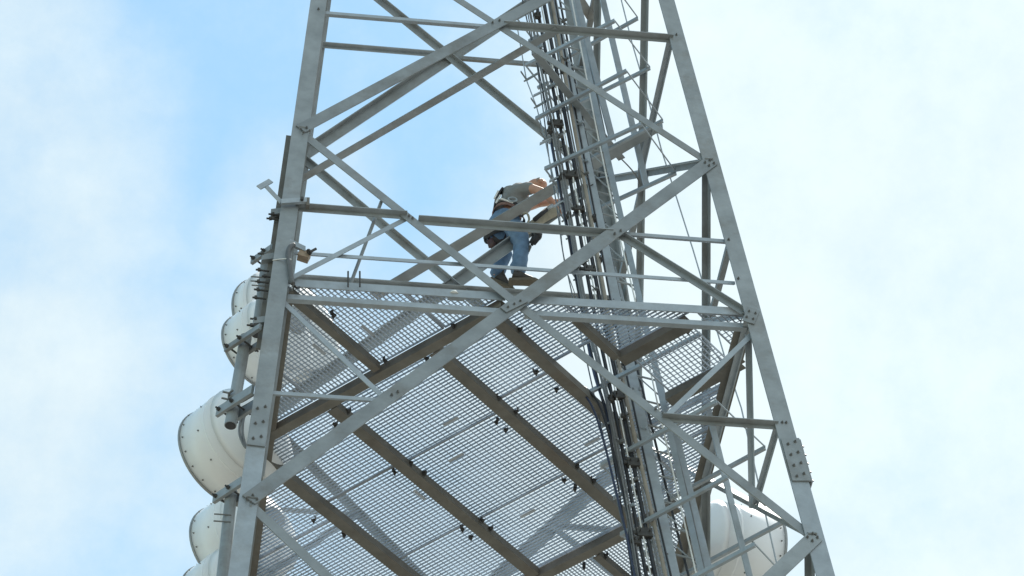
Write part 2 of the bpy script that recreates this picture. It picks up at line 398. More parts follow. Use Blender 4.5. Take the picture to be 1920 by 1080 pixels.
# grating clips: small dark saddle clips beside the beams
bm = bmesh.new()
X, Y, Z = V((1, 0, 0)), V((0, 1, 0)), V((0, 0, 1))
box(bm, V((0, 0, .0)), X, Y, Z, .055, .035, .012); box(bm, V((.022, 0, .022)), X, Y, Z, .012, .035, .04); tube(bm, [(0, 0, -.05), (0, 0, .02)], .009, 8)
tube(bm, [(0, 0, -.028), (0, 0, -.012)], .019, 6)
bmesh.ops.recalc_face_normals(bm, faces=bm.faces); CLIP = bpy.data.meshes.new('grating_clip'); bm.to_mesh(CLIP); bm.free(); CLIP.materials.append(DARKM)
def clip(px, py):
    o = bpy.data.objects.new('grating_clip', CLIP); link(o, PF)
    o.matrix_basis = M.Translation(hz(px, py, GZ-.03)) @ M.Rotation(random.uniform(0, 6), 4, 'Z') @ M.Scale(random.uniform(.75, .95), 4)
for px, py in ((850, 610), (722, 676), (800, 672), (653, 770), (628, 795), (975, 617), (1005, 697), (1043, 730), (1066, 709), (935, 745), (968, 771),
               (931, 790), (948, 806), (770, 868), (796, 886), (740, 885), (905, 975), (920, 990), (867, 992), (883, 1007), (1058, 900), (1078, 915),
               (1083, 873), (1113, 900), (625, 955), (588, 975), (742, 1052), (757, 1066), (1135, 1041), (1095, 1062), (1015, 1074), (645, 1002), (1290, 620), (1164, 1004), (760, 1075), (580, 560), (625, 590)):
    clip(px, py)

# ================================================================ LADDER, CAGE AND CABLES (they pass the platform through its opening)
LN = V((0, 1, -.95*TP/W0*1.0)); LH = -.95
def la(px, py, off=0): return hit(px, py, LN, LH+off)          # ladder plane, off = further back
LD = thing('climbing_ladder', 'caged galvanized climbing ladder rising through the platform opening right of centre', 'ladder', la(1266, 1085))
def chan(name, P, Q, wd, dp, m=GALV, par=LD, yaw=0.):
    a = (Q-P).normalized(); f = V((math.sin(yaw), -math.cos(yaw), 0)); n = (f-a*f.dot(a)).normalized(); e = a.cross(n)
    t = .006; bm = bmesh.new()
    ring = [(-wd/2, 0), (wd/2, 0), (wd/2, -dp), (wd/2-t, -dp), (wd/2-t, -t), (-wd/2+t, -t), (-wd/2+t, -dp), (-wd/2, -dp)]
    prism(bm, [P+e*x+n*y for x, y in ring], [Q+e*x+n*y for x, y in ring]); return obj(name, bm, m, par)
def ext(P, Q, a, b): return P+(P-Q)*a, Q+(Q-P)*b
A0, A1 = ext(la(1036, 0), la(1266, 1080), .25, .5); C0, C1 = ext(la(1072, 0, .05), la(1317, 1080, .05), .25, .5)
chan('ladder_rail', A0, A1, .088, .05, GALV2); chan('ladder_rail', C0, C1, .056, .04, GALV2, yaw=-.3)
n = 44
for i in range(n):
    t = (i+.5)/n; P, Q = A0.lerp(A1, t), C0.lerp(C1, t+.006)
    bm = bmesh.new(); tube(bm, [P+V((0, .03, 0)), Q+V((0, .03, 0))], .011, 6); obj('rung', bm, GALV, LD)
def post(p0, p1, wd, off, dp=.03):
    chan('cage_post', la(*p0, off), la(*p1, off), wd, dp, GALV2)
post((1070, -47), (1149, 261), .062, .10); post((1116, -65), (1213, 348), .058, .45); post((1262, 790), (1338, 1100), .062, .15)
post((1322, 740), (1409, 1090), .050, .05)
post((1222, 655), (1250, 765), .05, .25)
post((1150, 500), (1192, 660), .05, .4)
def cage(p1, p2, p3, p4=None, tabs=True, show=(1, 1, 1, 1)):
    c = ((p1[0]+p3[0])/2, (p1[1]+p3[1])/2); z = la(*c, .02).z
    P = [hz(*p1, z), hz(*p2, z), hz(*p3, z)]; P.append(P[0]+P[2]-P[1] if p4 is None else hz(*p4, z))
    bm = bmesh.new(); Z = V((0, 0, 1))
    for i, (wd, hh) in enumerate(((.010, .045), (.011, .011), (.010, .042), (.012, .018))):
        if not show[i]: continue
        a, b = P[i], P[(i+1) % 4]; d = (b-a).normalized(); e = V((-d.y, d.x, 0)); k = (.006 if i % 2 else 0)
        bar(bm, a+d*k, b-d*k, e, Z, wd, hh)
        if i in (0, 2): bar(bm, a+d*.002+V((0, 0, -hh/2-.003)), b+V((0, 0, -hh/2-.003)), e, Z, .030, .005)
    if tabs:
        d = (P[3]-P[0]).normalized(); bar(bm, P[0].lerp(P[3], .45)-(P[1]-P[0]).normalized()*.05, P[0].lerp(P[3], .45)+(P[1]-P[0]).normalized()*.08, d, Z, .03, .03)
    o = obj('cage_hoop', bm, GALV2, LD); return P
def lerp2(a, b, t): return (a[0]+(b[0]-a[0])*t, a[1]+(b[1]-a[1])*t)
cage((968, 33), (1129, -58), (1196, 33)); cage((985, 122), (1152, 38), (1219, 126)); cage((1004, 222), (1174, 132), (1243, 225)); cage((1021, 316), (1202, 232), (1268, 323))
cage((1098, 738), (1313, 625), (1378, 712)); cage((1126, 872), (1344, 752), (1435, 838))
cage((1163, 1002), (1364, 893), (1471, 976)); cage((1196, 1138), (1415, 1020), (1500, 1110))
for (x0, y0), (x1, y1) in (((1039, 387), (1094, 356)), ((1052, 440), (1102, 415)), ((1063, 500), (1115, 476)), ((1090, 640), (1150, 610)), ((1108, 735), (1166, 706)), ((1128, 800), (1182, 774)), ((1150, 935), (1212, 903)),
                            ((1000, 180), (1050, 156)), ((1012, 270), (1062, 246)), ((1030, 340), (1080, 318))):
    bm = bmesh.new(); P, Q = la(x0, y0, .03), la(x1, y1, .03); Q.z = P.z if False else Q.z; bar(bm, P, Q, V((0, 0, 1)), V((0, 1, 0)), .022, .022); obj('tray_rung', bm, GALV2, LD)
for k in range(40):
    t0 = (k+.2)/40; P = A0.lerp(A1, t0)+V((.02, .05, 0)); Q = C0.lerp(C1, t0+.022)+V((-.01, .05, 0))
    bm = bmesh.new(); tube(bm, [P, Q], .007, 5); obj('lattice_rod', bm, GALV2, LD)
rng = random.Random(5)
for k in range(46):      # cable clips and their threaded rods, two or three at each tray rung
    t0 = (k+.5)/46; y_ = -20+1100*t0; x_ = 1030+.178*y_+.00002*y_*y_+rng.uniform(-34, 22)
    c = la(x_, y_, rng.uniform(-.05, .04)); d = SQ(0, 1, 0) if k % 3 else SQ(1, 0, 0)
    bm = bmesh.new(); L = rng.uniform(.05, .10)
    bar(bm, c-d*L/2, c+d*L/2, V((0, 0, 1)), V((-d.y, d.x, 0)), rng.uniform(.02, .04), .022)
    tube(bm, [c+V((-d.y, d.x, 0))*.06, c-V((-d.y, d.x, 0))*.06], .006, 5); obj('cable_clip', bm, (DARKM, GALV2, BOLTM)[k % 3], LD)
def strap(pts, r=.0075, off=.3):
    bm = bmesh.new(); tube(bm, [la(*p, off) for p in pts], r, 6); obj('cage_strap', bm, GALV2, LD)
strap([(1155, -40), (1185, 80), (1210, 165), (1240, 280), (1300, 470), (1365, 690), (1390, 765), (1459, 1068), (1475, 1130)])
strap([(968, 40), (987, 150), (1006, 200), (1022, 262), (1040, 345), (1058, 413), (1066, 446), (1080, 523), (1092, 575), (1112, 660)], .006, .15)
# small hooked brackets on the left edge of the cage
BRK = ((987, 150), (1006, 200), (1022, 262), (1040, 345), (1058, 413), (1066, 446), (1080, 523), (1092, 575))
for x, y in BRK:
    c = la(x, y, .15); bm = bmesh.new(); d = SQ(0, 1, 0); e = SQ(1, 0, 0)
    bar(bm, c, c+d*.16, e, V((0, 0, 1)), .012, .025); bar(bm, c+V((0, 0, .006)), c-e*.09+V((0, 0, .05)), d, V((0, 0, 1)), .010, .02); tube(bm, [c-d*.03, c+d*.03], .009, 6)
    obj('cage_bracket', bm, GALV, LD)
# hangers that clamp the cables
def hanger(px, py, wd, hh, off=-.02):
    c = la(px, py, off); a = (A1-A0).normalized(); e = V((1, 0, 0)); f = a.cross(e).normalized()
    wd *= .8; hh *= .62
    bm = bmesh.new(); bar(bm, c-a*hh/2, c+a*hh/2, e, f, wd, .05)
    bar(bm, c-e*wd*.62-a*hh*.2, c-e*wd*.62+a*hh*.2, e, f, wd*.25, .03)
    for k in (-.3, .3): tube(bm, [c+e*wd*k-f*.05, c+e*wd*k+f*.06], .008, 6)
    bmesh.ops.bevel(bm, geom=[v for v in bm.edges], offset=.004, segments=1, affect='EDGES')
    obj('cable_hanger', bm, DARKM, LD)
for px, py, wd, hh in ((1022, 132, .06, .1), (1008, 30, .08, .1), (1044, 232, .16, .14), (1031, 245, .05, .10), (1070, 328, .17, .14), (1053, 332, .05, .09), (1086, 392, .13, .10), (1066, 405, .05, .08),
                       (1106, 505, .14, .12), (1085, 508, .05, .09), (1113, 410, .05, .07), (1126, 487, .04, .05), (1132, 640, .1, .1), (1162, 742, .14, .14), (1145, 748, .05, .12), (1188, 868, .15, .16), (1208, 1000, .17, .16), (1193, 1015, .08, .14)):
    hanger(px, py, wd, hh)
# the cables
def cable(name, label, pts, r, m, off=0., group='cables running up the ladder', seg=8, cat='cable', fn=la, ext=True):
    bm = bmesh.new(); P = [fn(*p, off) for p in pts]
    a, b = P[0]+(P[0]-P[1]).normalized()*2.2, P[-1]+(P[-1]-P[-2]).normalized()*3
    tube(bm, smoothline(([a] if ext else [])+P+[b], 5), r, seg)
    return tag(obj(name, bm, m, None, True), label, cat, group)
cable('coaxial_cable', 'thickest black coaxial cable on the ladder, just left of the left rail', [(1030, 60), (1062, 230), (1098, 420), (1128, 580), (1166, 760), (1205, 960), (1228, 1075)], .020, BLACK, .0)
cable('coaxial_cable', 'second thick black coaxial cable, left neighbour of the thickest one', [(1016, 60), (1050, 235), (1084, 420), (1112, 575), (1150, 755), (1188, 955), (1211, 1075)], .018, BLACK, .01)
cable('coaxial_cable', 'mid grey coaxial cable, thickest in the outer left bundle of the cable run', [(1001, 60), (1035, 235), (1068, 420), (1093, 570), (1138, 755), (1174, 955), (1194, 1075)], .013, GREYC, .0)
cable('coaxial_cable', 'light grey slim cable, second from the outer left of the cable run', [(1006, 55), (1041, 235), (1074, 425), (1100, 575), (1141, 745), (1181, 955), (1200, 1075)], .010, GREYC, -.02)
cable('coaxial_cable', 'dusty beige cable hugging the left ladder rail', [(1044, 55), (1075, 230), (1110, 420), (1141, 590), (1174, 745), (1215, 930), (1247, 1075)], .018, TANC, -.03)
cable('coaxial_cable', 'slim black cable between the dusty beige cable and the left rail', [(1052, 60), (1083, 230), (1119, 420), (1150, 590), (1184, 745), (1224, 930), (1257, 1075)], .010, BLACK, .0)
cable('coaxial_cable', 'thin dark cable at the far left edge of the cable run', [(993, 60), (1024, 200), (1056, 390), (1086, 560), (1130, 750), (1166, 955), (1186, 1080)], .007, BLACK, .03)
cable('coaxial_cable', 'blue black cable bowing out left under the platform', [(1088, 560), (1112, 690), (1136, 770), (1150, 850), (1176, 960), (1186, 1075)], .016, BLUEC, .05)
cable('coaxial_cable', 'dark cable running between the two ladder rails', [(1060, 55), (1093, 230), (1137, 440), (1172, 600), (1212, 760), (1258, 950), (1290, 1075)], .012, BLACK, .10)
cable('coaxial_cable', 'slim grey cable right beside the right ladder rail', [(1090, 55), (1126, 210), (1163, 400), (1196, 540), (1243, 745), (1290, 930), (1322, 1075)], .008, GREYC, .14)
cable('coaxial_cable', 'thin white strand added as the sunlit left edge of the right ladder rail', [(1072, 0), (1116, 230), (1154, 410), (1190, 560), (1238, 780), (1306, 1080)], .0075, WHITEP, -.06)  # no real cable: added white strand paints the rail's sunlit edge line
cable('coaxial_cable', 'whitish slim cable in the outer left bundle, leftmost of the two pale ones', [(1003, 70), (1038, 240), (1071, 425), (1098, 580), (1141, 760), (1178, 960), (1197, 1080)], .0065, GREYC, -.05)
cable('coaxial_cable', 'pale slim cable between the two thick black cables', [(1024, 60), (1056, 235), (1091, 420), (1121, 580), (1160, 765), (1197, 960), (1220, 1078)], .007, WHITEP, -.03)
cable('coaxial_cable', 'dull grey slim cable hugging the right side of the thickest black cable', [(1038, 60), (1069, 235), (1105, 420), (1135, 585), (1171, 760), (1211, 950), (1238, 1078)], .009, GREYC, -.02)
cable('coaxial_cable', 'upper black cable leaving the platform beam and bending down into the cable run', [(1064, 712), (1096, 727), (1120, 752), (1138, 800), (1158, 880), (1182, 980), (1200, 1078)], .013, BLACK, -.02, ext=False)
cable('coaxial_cable', 'lower black cable leaving the platform beam and bending down into the cable run', [(1066, 718), (1092, 736), (1112, 766), (1130, 820), (1150, 900), (1174, 1000), (1190, 1078)], .011, BLUEC, -.03, ext=False)
cable('rope', 'thin rope hanging left of the cables from the cage bracket', [(989, 20), (1008, 130), (1022, 235), (1030, 300), (1046, 400), (1055, 470), (1072, 548)], .0065, ROPE, .2, 'ropes hanging left of the cables', 6, 'rope')
cable('rope', 'finer rope of the two hanging left of the cables, the right one', [(995, 20), (1018, 180), (1036, 280), (1046, 350), (1052, 440), (1060, 500), (1077, 548)], .0045, ROPE, .25, 'ropes hanging left of the cables', 6, 'rope')

# ================================================================ DISHES
AX = V((-.57, .82, 0)).normalized()
def dish(label, c, ax, R, L, group='white microwave dishes on the left of the tower', back=.22):
    t = thing('microwave_dish', label, 'dish antenna', c, group)
    ax = ax.normalized(); e = ax.cross(V((0, 0, 1))).normalized(); u = e.cross(ax)
    def lathe(prof, seg=56, cap=True):
        bm = bmesh.new(); rings = []
        for (x, r) in prof:
            rings.append([bm.verts.new(c+ax*x+(e*math.cos(k*2*math.pi/seg)+u*math.sin(k*2*math.pi/seg))*max(r, .001)) for k in range(seg)])
        for a, b in zip(rings, rings[1:]):
            for k in range(seg): bm.faces.new((a[k], a[(k+1) % seg], b[(k+1) % seg], b[k]))
        bm.faces.new(rings[0]); bm.faces.new(rings[-1])
        return bm
    obj('shroud', lathe([(-L, R*.985), (0, R)]), WHITE, t, True)
    obj('back_shell', lathe([(-L-.004-back*(1-(r/R)**2), r*.985) for r in [R*i/10 for i in range(1, 11)]]), WHITE, t, True)
    obj('radome', lathe([(.012+.05*(1-(r/R)**2), r) for r in [R*1.0*i/10 for i in range(10, 0, -1)]]), RADM, t, True)
    obj('rim_band', lathe([(-.012, R+.002), (-.012, R+.010), (.010, R+.010), (.010, R+.002)]), BANDM, t)
    obj('seam_band', lathe([(-L*.80, R*.987+.001), (-L*.80, R*.987+.006), (-L*.80+.016, R*.987+.006), (-L*.80+.016, R*.987+.001)]), WHITE, t)
    obj('hub', lathe([(-L-back-.03, .10), (-L-back-.03, .12), (-L-back+.06, .14), (-L-back+.06, .05)], 20), BANDM, t)
    for xo, num in ((-.05, 20), (-L*.6, 10)):
        for k in range(num):
            a = (k+.37)*2*math.pi/num; rd = e*math.cos(a)+u*math.sin(a)
            bolt(c+ax*xo+rd*(R+.0-.004*abs(xo)/L), rd, t, .42)
    return t
dish('white drum dish beside the leg below the tubular mount, largest on the left', yy(415, 860, .55), AX, .50, .44)
dish('upper white dish half hidden behind the upper left leg, with the grey rim', yy(480, 662, .9), AX, .42, .36)
dish('topmost white drum of the overlapping pair behind the left leg', yy(526, 622, 1.9), AX, .63, .20, back=.10)
dish('white dish in the lower left corner, below the big drum', yy(432, 1036, 2.4), AX, .50, .44)
dish('lowest white dish, only its left rim showing at the bottom left', yy(409, 1140, 2.5), AX, .46, .40)
dish('warm white dish whose lower edge peeks in at the top left', yy(531, -72, 1.0), AX, .47, .40)
dish('white drum dish behind the right leg at the lower right', yy(1428, 1058, 1.5), V((.95, .30, .0)), .49, .60, 'white microwave dishes on the right of the tower')
# equipment box beside the right dish
OB = thing('radio_unit', 'white radio box with a dark bracket next to the right dish', 'radio unit', yy(1358, 985, 1.2))
c = yy(1357, 975, 1.2); bm = bmesh.new(); box(bm, c, X, Y, Z, .15, .2, .24); bmesh.ops.bevel(bm, geom=list(bm.edges), offset=.015, segments=2, affect='EDGES'); obj('case', bm, WHITE, OB)
c = yy(1366, 1008, 1.2); bm = bmesh.new(); box(bm, c, X, Y, Z, .24, .14, .16); tube(bm, [c+V((.1, -.1, -.02)), c+V((.1, .1, -.02))], .03, 8); obj('bracket', bm, BEAMM, OB)

# ================================================================ MOUNTS ON THE LEFT LEG
def pipe_mount(label, top, bot, r, y, arms):
    P, Q = yy(*top, y), yy(*bot, y); t = thing('dish_mount', label, 'dish mount', Q, 'tubular dish mounts on the left leg')
    a = (P-Q).normalized(); d = V((.62, -.78, 0)); d = (d-a*d.dot(a)).normalized(); n = a.cross(d)
    bm = bmesh.new(); tube(bm, [P, Q], r, 20); obj('pipe', bm, GALV, t, False)
    bm = bmesh.new(); tube(bm, [Q-a*.002, Q-a*.006], r*.86, 20); obj('mouth_shade_disc', bm, BLACK, t)  # black disc over the capped end paints the shade inside a hollow pipe
    for (px, py, L, hh) in arms:
        c = yy(px, py, y)
        for s in (-1, 1):
            bm = bmesh.new(); bar(bm, c-d*(r+.07)+n*s*(r+.018), c+d*L+n*s*(r+.018), a, n, hh, .030); obj('clamp_arm', bm, GALV, t)
        for s in (-1, 1):
            bm = bmesh.new(); o = c+d*s*(r+.028); tube(bm, [o+n*(r+.075), o-n*(r+.075)], .009, 6); tube(bm, [o+n*(r+.035), o+n*(r+.055)], .019, 6); tube(bm, [o-n*(r+.035), o-n*(r+.055)], .019, 6)
            obj('clamp_bolt', bm, DARKM, t)
    return t, P, Q, a, d, n
t, P, Q, a, e, n = pipe_mount('tubular mount with clamps beside the left leg above the big drum dish', (461, 632), (432, 798), .052, -1.9, ((452, 652, .32, .06), (437, 770, .32, .10)))
for k in (.24, .31):   # U-bolts
    c = Q.lerp(P, k); bm = bmesh.new(); tube(bm, smoothline([c-n*.075+e*.05, c-n*.064-e*.01, c-e*.064, c+n*.064-e*.01, c+n*.075+e*.06, c+n*.08+e*.2], 4), .010, 6); tube(bm, [c-n*.075+e*.0, c-n*.12-e*.03], .010, 6); obj('u_bolt', bm, BOLTM, t)
for k, o in ((0, 0), (1, .05)):   # feeder loops of the dish
    bm = bmesh.new(); tube(bm, smoothline([yy(462+k*6, 762, -1.5), yy(452+k*5, 785, -1.5), yy(449+k*6, 812, -1.5), yy(458+k*3, 836, -1.5), yy(468, 842, -1.5)], 5), .012, 6); obj('feeder_loop', bm, GREYC, t)
pipe_mount('tubular mount of the lower left dish, at the bottom edge', (434, 922), (414, 1110), .050, -1.9, ((431, 932, .22, .085), ))
pipe_mount('slim tubular mount high on the left leg beside the topmost drum', (500, 474), (480, 628), .040, -1.8, ((497, 486, .16, .07), ))
for x, y_ in ((490, 520), (489, 528), (491, 536), (440-18, 965), (421, 978)):
    c = yy(x, y_, -1.95); bm = bmesh.new(); tube(bm, [c-V((.09, 0, 0)), c+V((.05, 0, .0))], .007, 6); obj('clamp_bolt', bm, BOLTM, t)
# tall mounting rail along the left leg
P, Q = fr(545, 256, -.16), fr(489, 655, -.16)
rl = thing('mounting_rail', 'brown grey mounting rail standing along the outside of the left leg', 'mounting rail', Q)
a, e, n = frame(P, Q, NF); bm = bmesh.new()
bar(bm, P, Q, e, n, .085, .02); obj('rail', bm, BEAMM, rl)
for px, py, ln in ((520, 404, .10), (515, 412, .08), (500, 478, .10), (505, 520, .06), (492, 545, .08), (488, 560, .06), (487, 600, .11), (480, 612, .10), (494, 508, .06), (493, 530, .06)):
    c = fr(px, py, -.12); bm = bmesh.new(); tube(bm, [c+V((-.05-ln*.3, -.02, -.01)), c+V((.05, 0, 0))], .010, 6); tube(bm, [c+V((-.05, -.02, -.01)), c+V((-.03, -.02, -.006))], .021, 6); obj('rail_bolt', bm, DARKM, rl)
for px, py in ((517, 402), (500, 487), (484, 606)):
    c = fr(px, py, -.13); bm = bmesh.new(); bar(bm, c-V((.045, 0, 0)), c+V((.06, 0, .03)), V((0, 0, 1)), V((0, 1, 0)), .07, .06); obj('rail_clamp', bm, GALV, rl)
# T-shaped arm
c0, c1, c2 = fr(575, 376, .045), fr(527, 379, .045), fr(496, 346, .09)
ta = thing('bracket_arm', 'pale T shaped bracket arm clamped round the left leg', 'bracket', c1)
bm = bmesh.new(); bar(bm, c0, c1, V((0, 0, 1)), V((0, 1, 0)), .055, .03); obj('clamp_bar', bm, GALV2, ta)
bm = bmesh.new(); bar(bm, c1, c2, V((.5, 0, .8)).normalized(), V((0, 1, 0)), .04, .012); obj('arm', bm, GALV2, ta)
bm = bmesh.new(); pa = fr(485, 352, .09); pb = fr(508, 339, .09); dd = (pb-pa).normalized(); bar(bm, pa, pb, V((-dd.z, 0, dd.x)), V((0, 1, 0)), .055, .012); obj('end_plate', bm, GALV2, ta)
bm = bmesh.new(); c = fr(566, 375, .06); tube(bm, [c+V((0, -.03, 0)), c+V((0, .03, 0))], .016, 8); obj('clamp_bolt', bm, DARKM, ta)
c = fr(577, 381, .02); bm = bmesh.new(); box(bm, c, X, Y, Z, .03, .05, .10); obj('clamp_jaw', bm, BEAMM, ta)
# clamp at the guard rail with bolts
gc = thing('rail_clamp', 'brown clamp with dark bolt joining guard rail and left leg', 'clamp', fr(568, 478))
c = fr(570, 480, -.06); bm = bmesh.new(); box(bm, c, V((.94, 0, -.34)), Y, V((.34, 0, .94)), .10, .08, .08); obj('body', bm, mat('rusty_clamp', (.36, .27, .19), .7, .1, .25, 20.), gc)
bm = bmesh.new(); tube(bm, [c+V((.03, -.06, -.02)), c+V((.10, -.05, .05))], .013, 8); tube(bm, [c+V((.035, -.06, -.01)), c+V((.045, -.06, -.0))], .03, 8); obj('bolt', bm, DARKM, gc)
bm = bmesh.new(); c = fr(560, 463, -.02); bar(bm, c-V((.08, 0, -.05)), c+V((.06, 0, -.03)), V((0, 0, 1)), V((0, 1, 0)), .06, .03); obj('cover', bm, GALV2, gc)
# conduit hose and zip tie on the left leg
bm = bmesh.new(); tube(bm, smoothline([fr(551, 459, .02), fr(543, 464, .035), fr(540, 478, .035), (fr(543, 500, .035)), fr(546, 520, .03), fr(549, 532, .02)], 5), .022, 8)
hs = tag(obj('conduit_hose', bm, mat('grey_hose', (.13, .135, .14), .6, 0, .2, 20.), None, True), 'grey flexible hose curving down the face of the left leg', 'hose')
bm = bmesh.new(); tube(bm, smoothline([fr(511, 488, .0), fr(525, 486, .012), fr(540, 485, .045), fr(546, 487, .05)], 4), .006, 6)
tag(obj('cable_tie', bm, WHITEP, None, True), 'white cable tie wrapped round the left leg and hose', 'cable tie')
bm = bmesh.new(); tube(bm, smoothline([fr(549, 532, .0), fr(557, 540, -.05), fr(566, 537, -.1), fr(580, 540, -.15), fr(600, 538, -.3)], 5), .010, 6)
tag(obj('loose_cable', bm, BLACK, None, True), 'loose black cable trailing from the hose onto the platform', 'cable')
# little lamp on the edge rail, cable tie on the edge angle
lp = thing('beacon', 'small white beacon lamp on the platform edge angle', 'lamp', fr(851, 555, .0))
c = fr(851, 554, -.10); bm = bmesh.new(); tube(bm, [c, c+V((.0, 0, .035))], .05, 14, .035); obj('lens', bm, WHITEP, lp, True)
bm = bmesh.new(); box(bm, c+V((.02, 0, -.02)), X, Y, Z, .15, .06, .03); obj('base', bm, GALV2, lp)
# u-bolts on the stay rod foot
for px in (652, 674):
    c = fr(px, 524, -.02); bm = bmesh.new(); tube(bm, [c+V((0, -.03, .07)), c+V((0, -.03, -.12))], .008, 6); obj('u_bolt', bm, DARKM, T)

# ================================================================ THE CLIMBER
ZS = 4.155
def P3(px, py, y): return yy(px, py, y)
def skin(name, J, E, m, parent, sub=2, root=0):
    me = bpy.data.meshes.new(name); keys = list(J)
    me.from_pydata([J[k][0] for k in keys], [(keys.index(a), keys.index(b)) for a, b in E], [])
    o = bpy.data.objects.new(name+'_rig', me); COL.objects.link(o)
    md = o.modifiers.new('skin', 'SKIN'); md.use_smooth_shade = True; md.branch_smoothing = .6
    for i, k in enumerate(keys):
        r = J[k][1]; o.data.skin_vertices[0].data[i].radius = (r, r) if not isinstance(r, tuple) else r
        o.data.skin_vertices[0].data[i].use_root = (i == root)
    s = o.modifiers.new('sub', 'SUBSURF'); s.levels = sub; s.render_levels = sub
    dg = bpy.context.evaluated_depsgraph_get(); ev = o.evaluated_get(dg)
    nm = bpy.data.meshes.new_from_object(ev); nm.name = name
    bpy.data.objects.remove(o)
    nm.materials.clear(); nm.materials.append(m)
    for p in nm.polygons: p.use_smooth = True
    return link(bpy.data.objects.new(name, nm), parent)
ME = thing('person', 'worker in grey t-shirt and blue jeans bending over on the rear rail of the tower', 'person', (.62, 1.82, ZS))
hipc = V((.60, 1.78, 5.17)); rh = V((.63, 1.69, 5.08)); lh = V((.47, 1.88, 5.06))
rk = V((.75, 1.70, 4.70)); ra = V((.68, 1.74, 4.27)); lk = V((.60, 1.98, 4.80)); la_ = V((.485, 1.95, 4.44))
sp1 = V((.645, 1.78, 5.33)); sp2 = V((.715, 1.775, 5.47)); nb = V((.83, 1.77, 5.57)); hd0 = V((.885, 1.70, 5.63))
rs = V((.80, 1.61, 5.47)); rel = V((.965, 1.46, 5.26)); rw = V((1.10, 1.62, 5.24))
ls = V((.82, 1.95, 5.50)); lel = V((1.00, 1.98, 5.62)); lw = V((1.16, 1.80, 5.49))
J = dict(hip=(hipc, .12), sp1=(sp1, .115), sp2=(sp2, .13), nb=(nb, .085), neck=(nb.lerp(hd0, .6), .055), h1=(hd0+V((.03, 0, -.005)), .078), h2=(hd0+V((.10, 0, -.03)), .088), h3=(hd0+V((.16, 0, -.055)), .06),
         rs=(rs, .062), ru=(rs.lerp(rel, .5), .052), re=(rel, .043), rf=(rel.lerp(rw, .35), .045), rw=(rw, .029),
         ls=(ls, .062), lu=(ls.lerp(lel, .5), .052), le=(lel, .043), lf=(lel.lerp(lw, .35), .045), lw=(lw, .029),
         rh=(rh, .09), rt=(rh.lerp(rk, .5), .075), rk=(rk, .056), rc=(rk.lerp(ra, .35), .055), ra=(ra, .038),
         lh=(lh, .09), lt=(lh.lerp(lk, .5), .075), lk=(lk, .056), lc=(lk.lerp(la_, .35), .055), la=(la_, .038))
E = [('hip', 'sp1'), ('sp1', 'sp2'), ('sp2', 'nb'), ('nb', 'neck'), ('neck', 'h1'), ('h1', 'h2'), ('h2', 'h3'), ('sp2', 'rs'), ('rs', 'ru'), ('ru', 're'), ('re', 'rf'), ('rf', 'rw'),
     ('sp2', 'ls'), ('ls', 'lu'), ('lu', 'le'), ('le', 'lf'), ('lf', 'lw'), ('hip', 'rh'), ('rh', 'rt'), ('rt', 'rk'), ('rk', 'rc'), ('rc', 'ra'), ('hip', 'lh'), ('lh', 'lt'), ('lt', 'lk'), ('lk', 'lc'), ('lc', 'la')]
# hands grown from the wrists: palm, four bent fingers, thumb
def hand(pref, wr, d, up_, grip):
    d = d.normalized(); g = (up_-d*up_.dot(d)).normalized(); s = d.cross(g)       # s across the palm, g palm normal (fingers curl towards -g)
    pm = wr+d*.05; J[pref+'p'] = (pm, (.030, .018)); E.append((pref+'w', pref+'p'))
    for i, (off, ln) in enumerate(((-.030, .032), (-.010, .037), (.010, .035), (.030, .027))):
        k0 = wr+d*.09+s*off; k1 = k0+d*ln*.75-g*ln*.5*grip; k2 = k1-g*ln*.8*grip+d*ln*.15; k3 = k2-d*ln*.6*grip-g*ln*.2
        ks = [pref+'f%d%d' % (i, j) for j in range(4)]
        for kk, pp, rr in zip(ks, (k0, k1, k2, k3), (.0095, .009, .0085, .007)): J[kk] = (pp, rr)
        E.extend([(pref+'p', ks[0]), (ks[0], ks[1]), (ks[1], ks[2]), (ks[2], ks[3])])
    t0 = wr+d*.035+s*-.035; t1 = t0+d*.03-s*.012-g*.025; t2 = t1+d*.025-g*.02
    for kk, pp, rr in ((pref+'t0', t0, .011), (pref+'t1', t1, .010), (pref+'t2', t2, .008)): J[kk] = (pp, rr)
    E.extend([(pref+'p', pref+'t0'), (pref+'t0', pref+'t1'), (pref+'t1', pref+'t2')])
hand('r', rw, (rw-rel), V((0, -.4, 1)), 1.)
hand('l', lw, (lw-lel), V((0, .4, 1)), 1.)
body = skin('body', J, E, SKIN, ME, 2, 0)
# face: nose, eyes, mouth, ears
fdir = V((.62, 0, -.78)); hc = hd0+V((.10, 0, -.03))
bm = bmesh.new(); tube(bm, [hc+fdir*.085+V((.02, 0, .015)), hc+fdir*.115+V((-.012, 0, -.01))], .008, 8, .016); obj('nose', bm, SKIN, ME, True)
for s in (-1, 1):
    bm = bmesh.new(); bmesh.ops.create_uvsphere(bm, u_segments=10, v_segments=8, radius=.012, matrix=M.Translation(hc+fdir*.082+V((.028, s*.032, .02)))); obj('eye', bm, WHITEP, ME, True)
    bm = bmesh.new(); bmesh.ops.create_uvsphere(bm, u_segments=10, v_segments=8, radius=.03, matrix=M.Translation(hc+V((-.01, s*.088, -.005))) @ M.Diagonal((.7, .35, 1, 1))); obj('ear', bm, SKIN, ME, True)
bm = bmesh.new(); tube(bm, [hc+fdir*.085+V((-.035, -.025, -.03)), hc+fdir*.09+V((-.035, .025, -.03))], .006, 6); obj('mouth', bm, mat('lips', (.40, .17, .14), .5), ME, True)
bm = bmesh.new(); bmesh.ops.create_uvsphere(bm, u_segments=20, v_segments=14, radius=.094, matrix=M.Translation(hc+V((.0, 0, .012))))
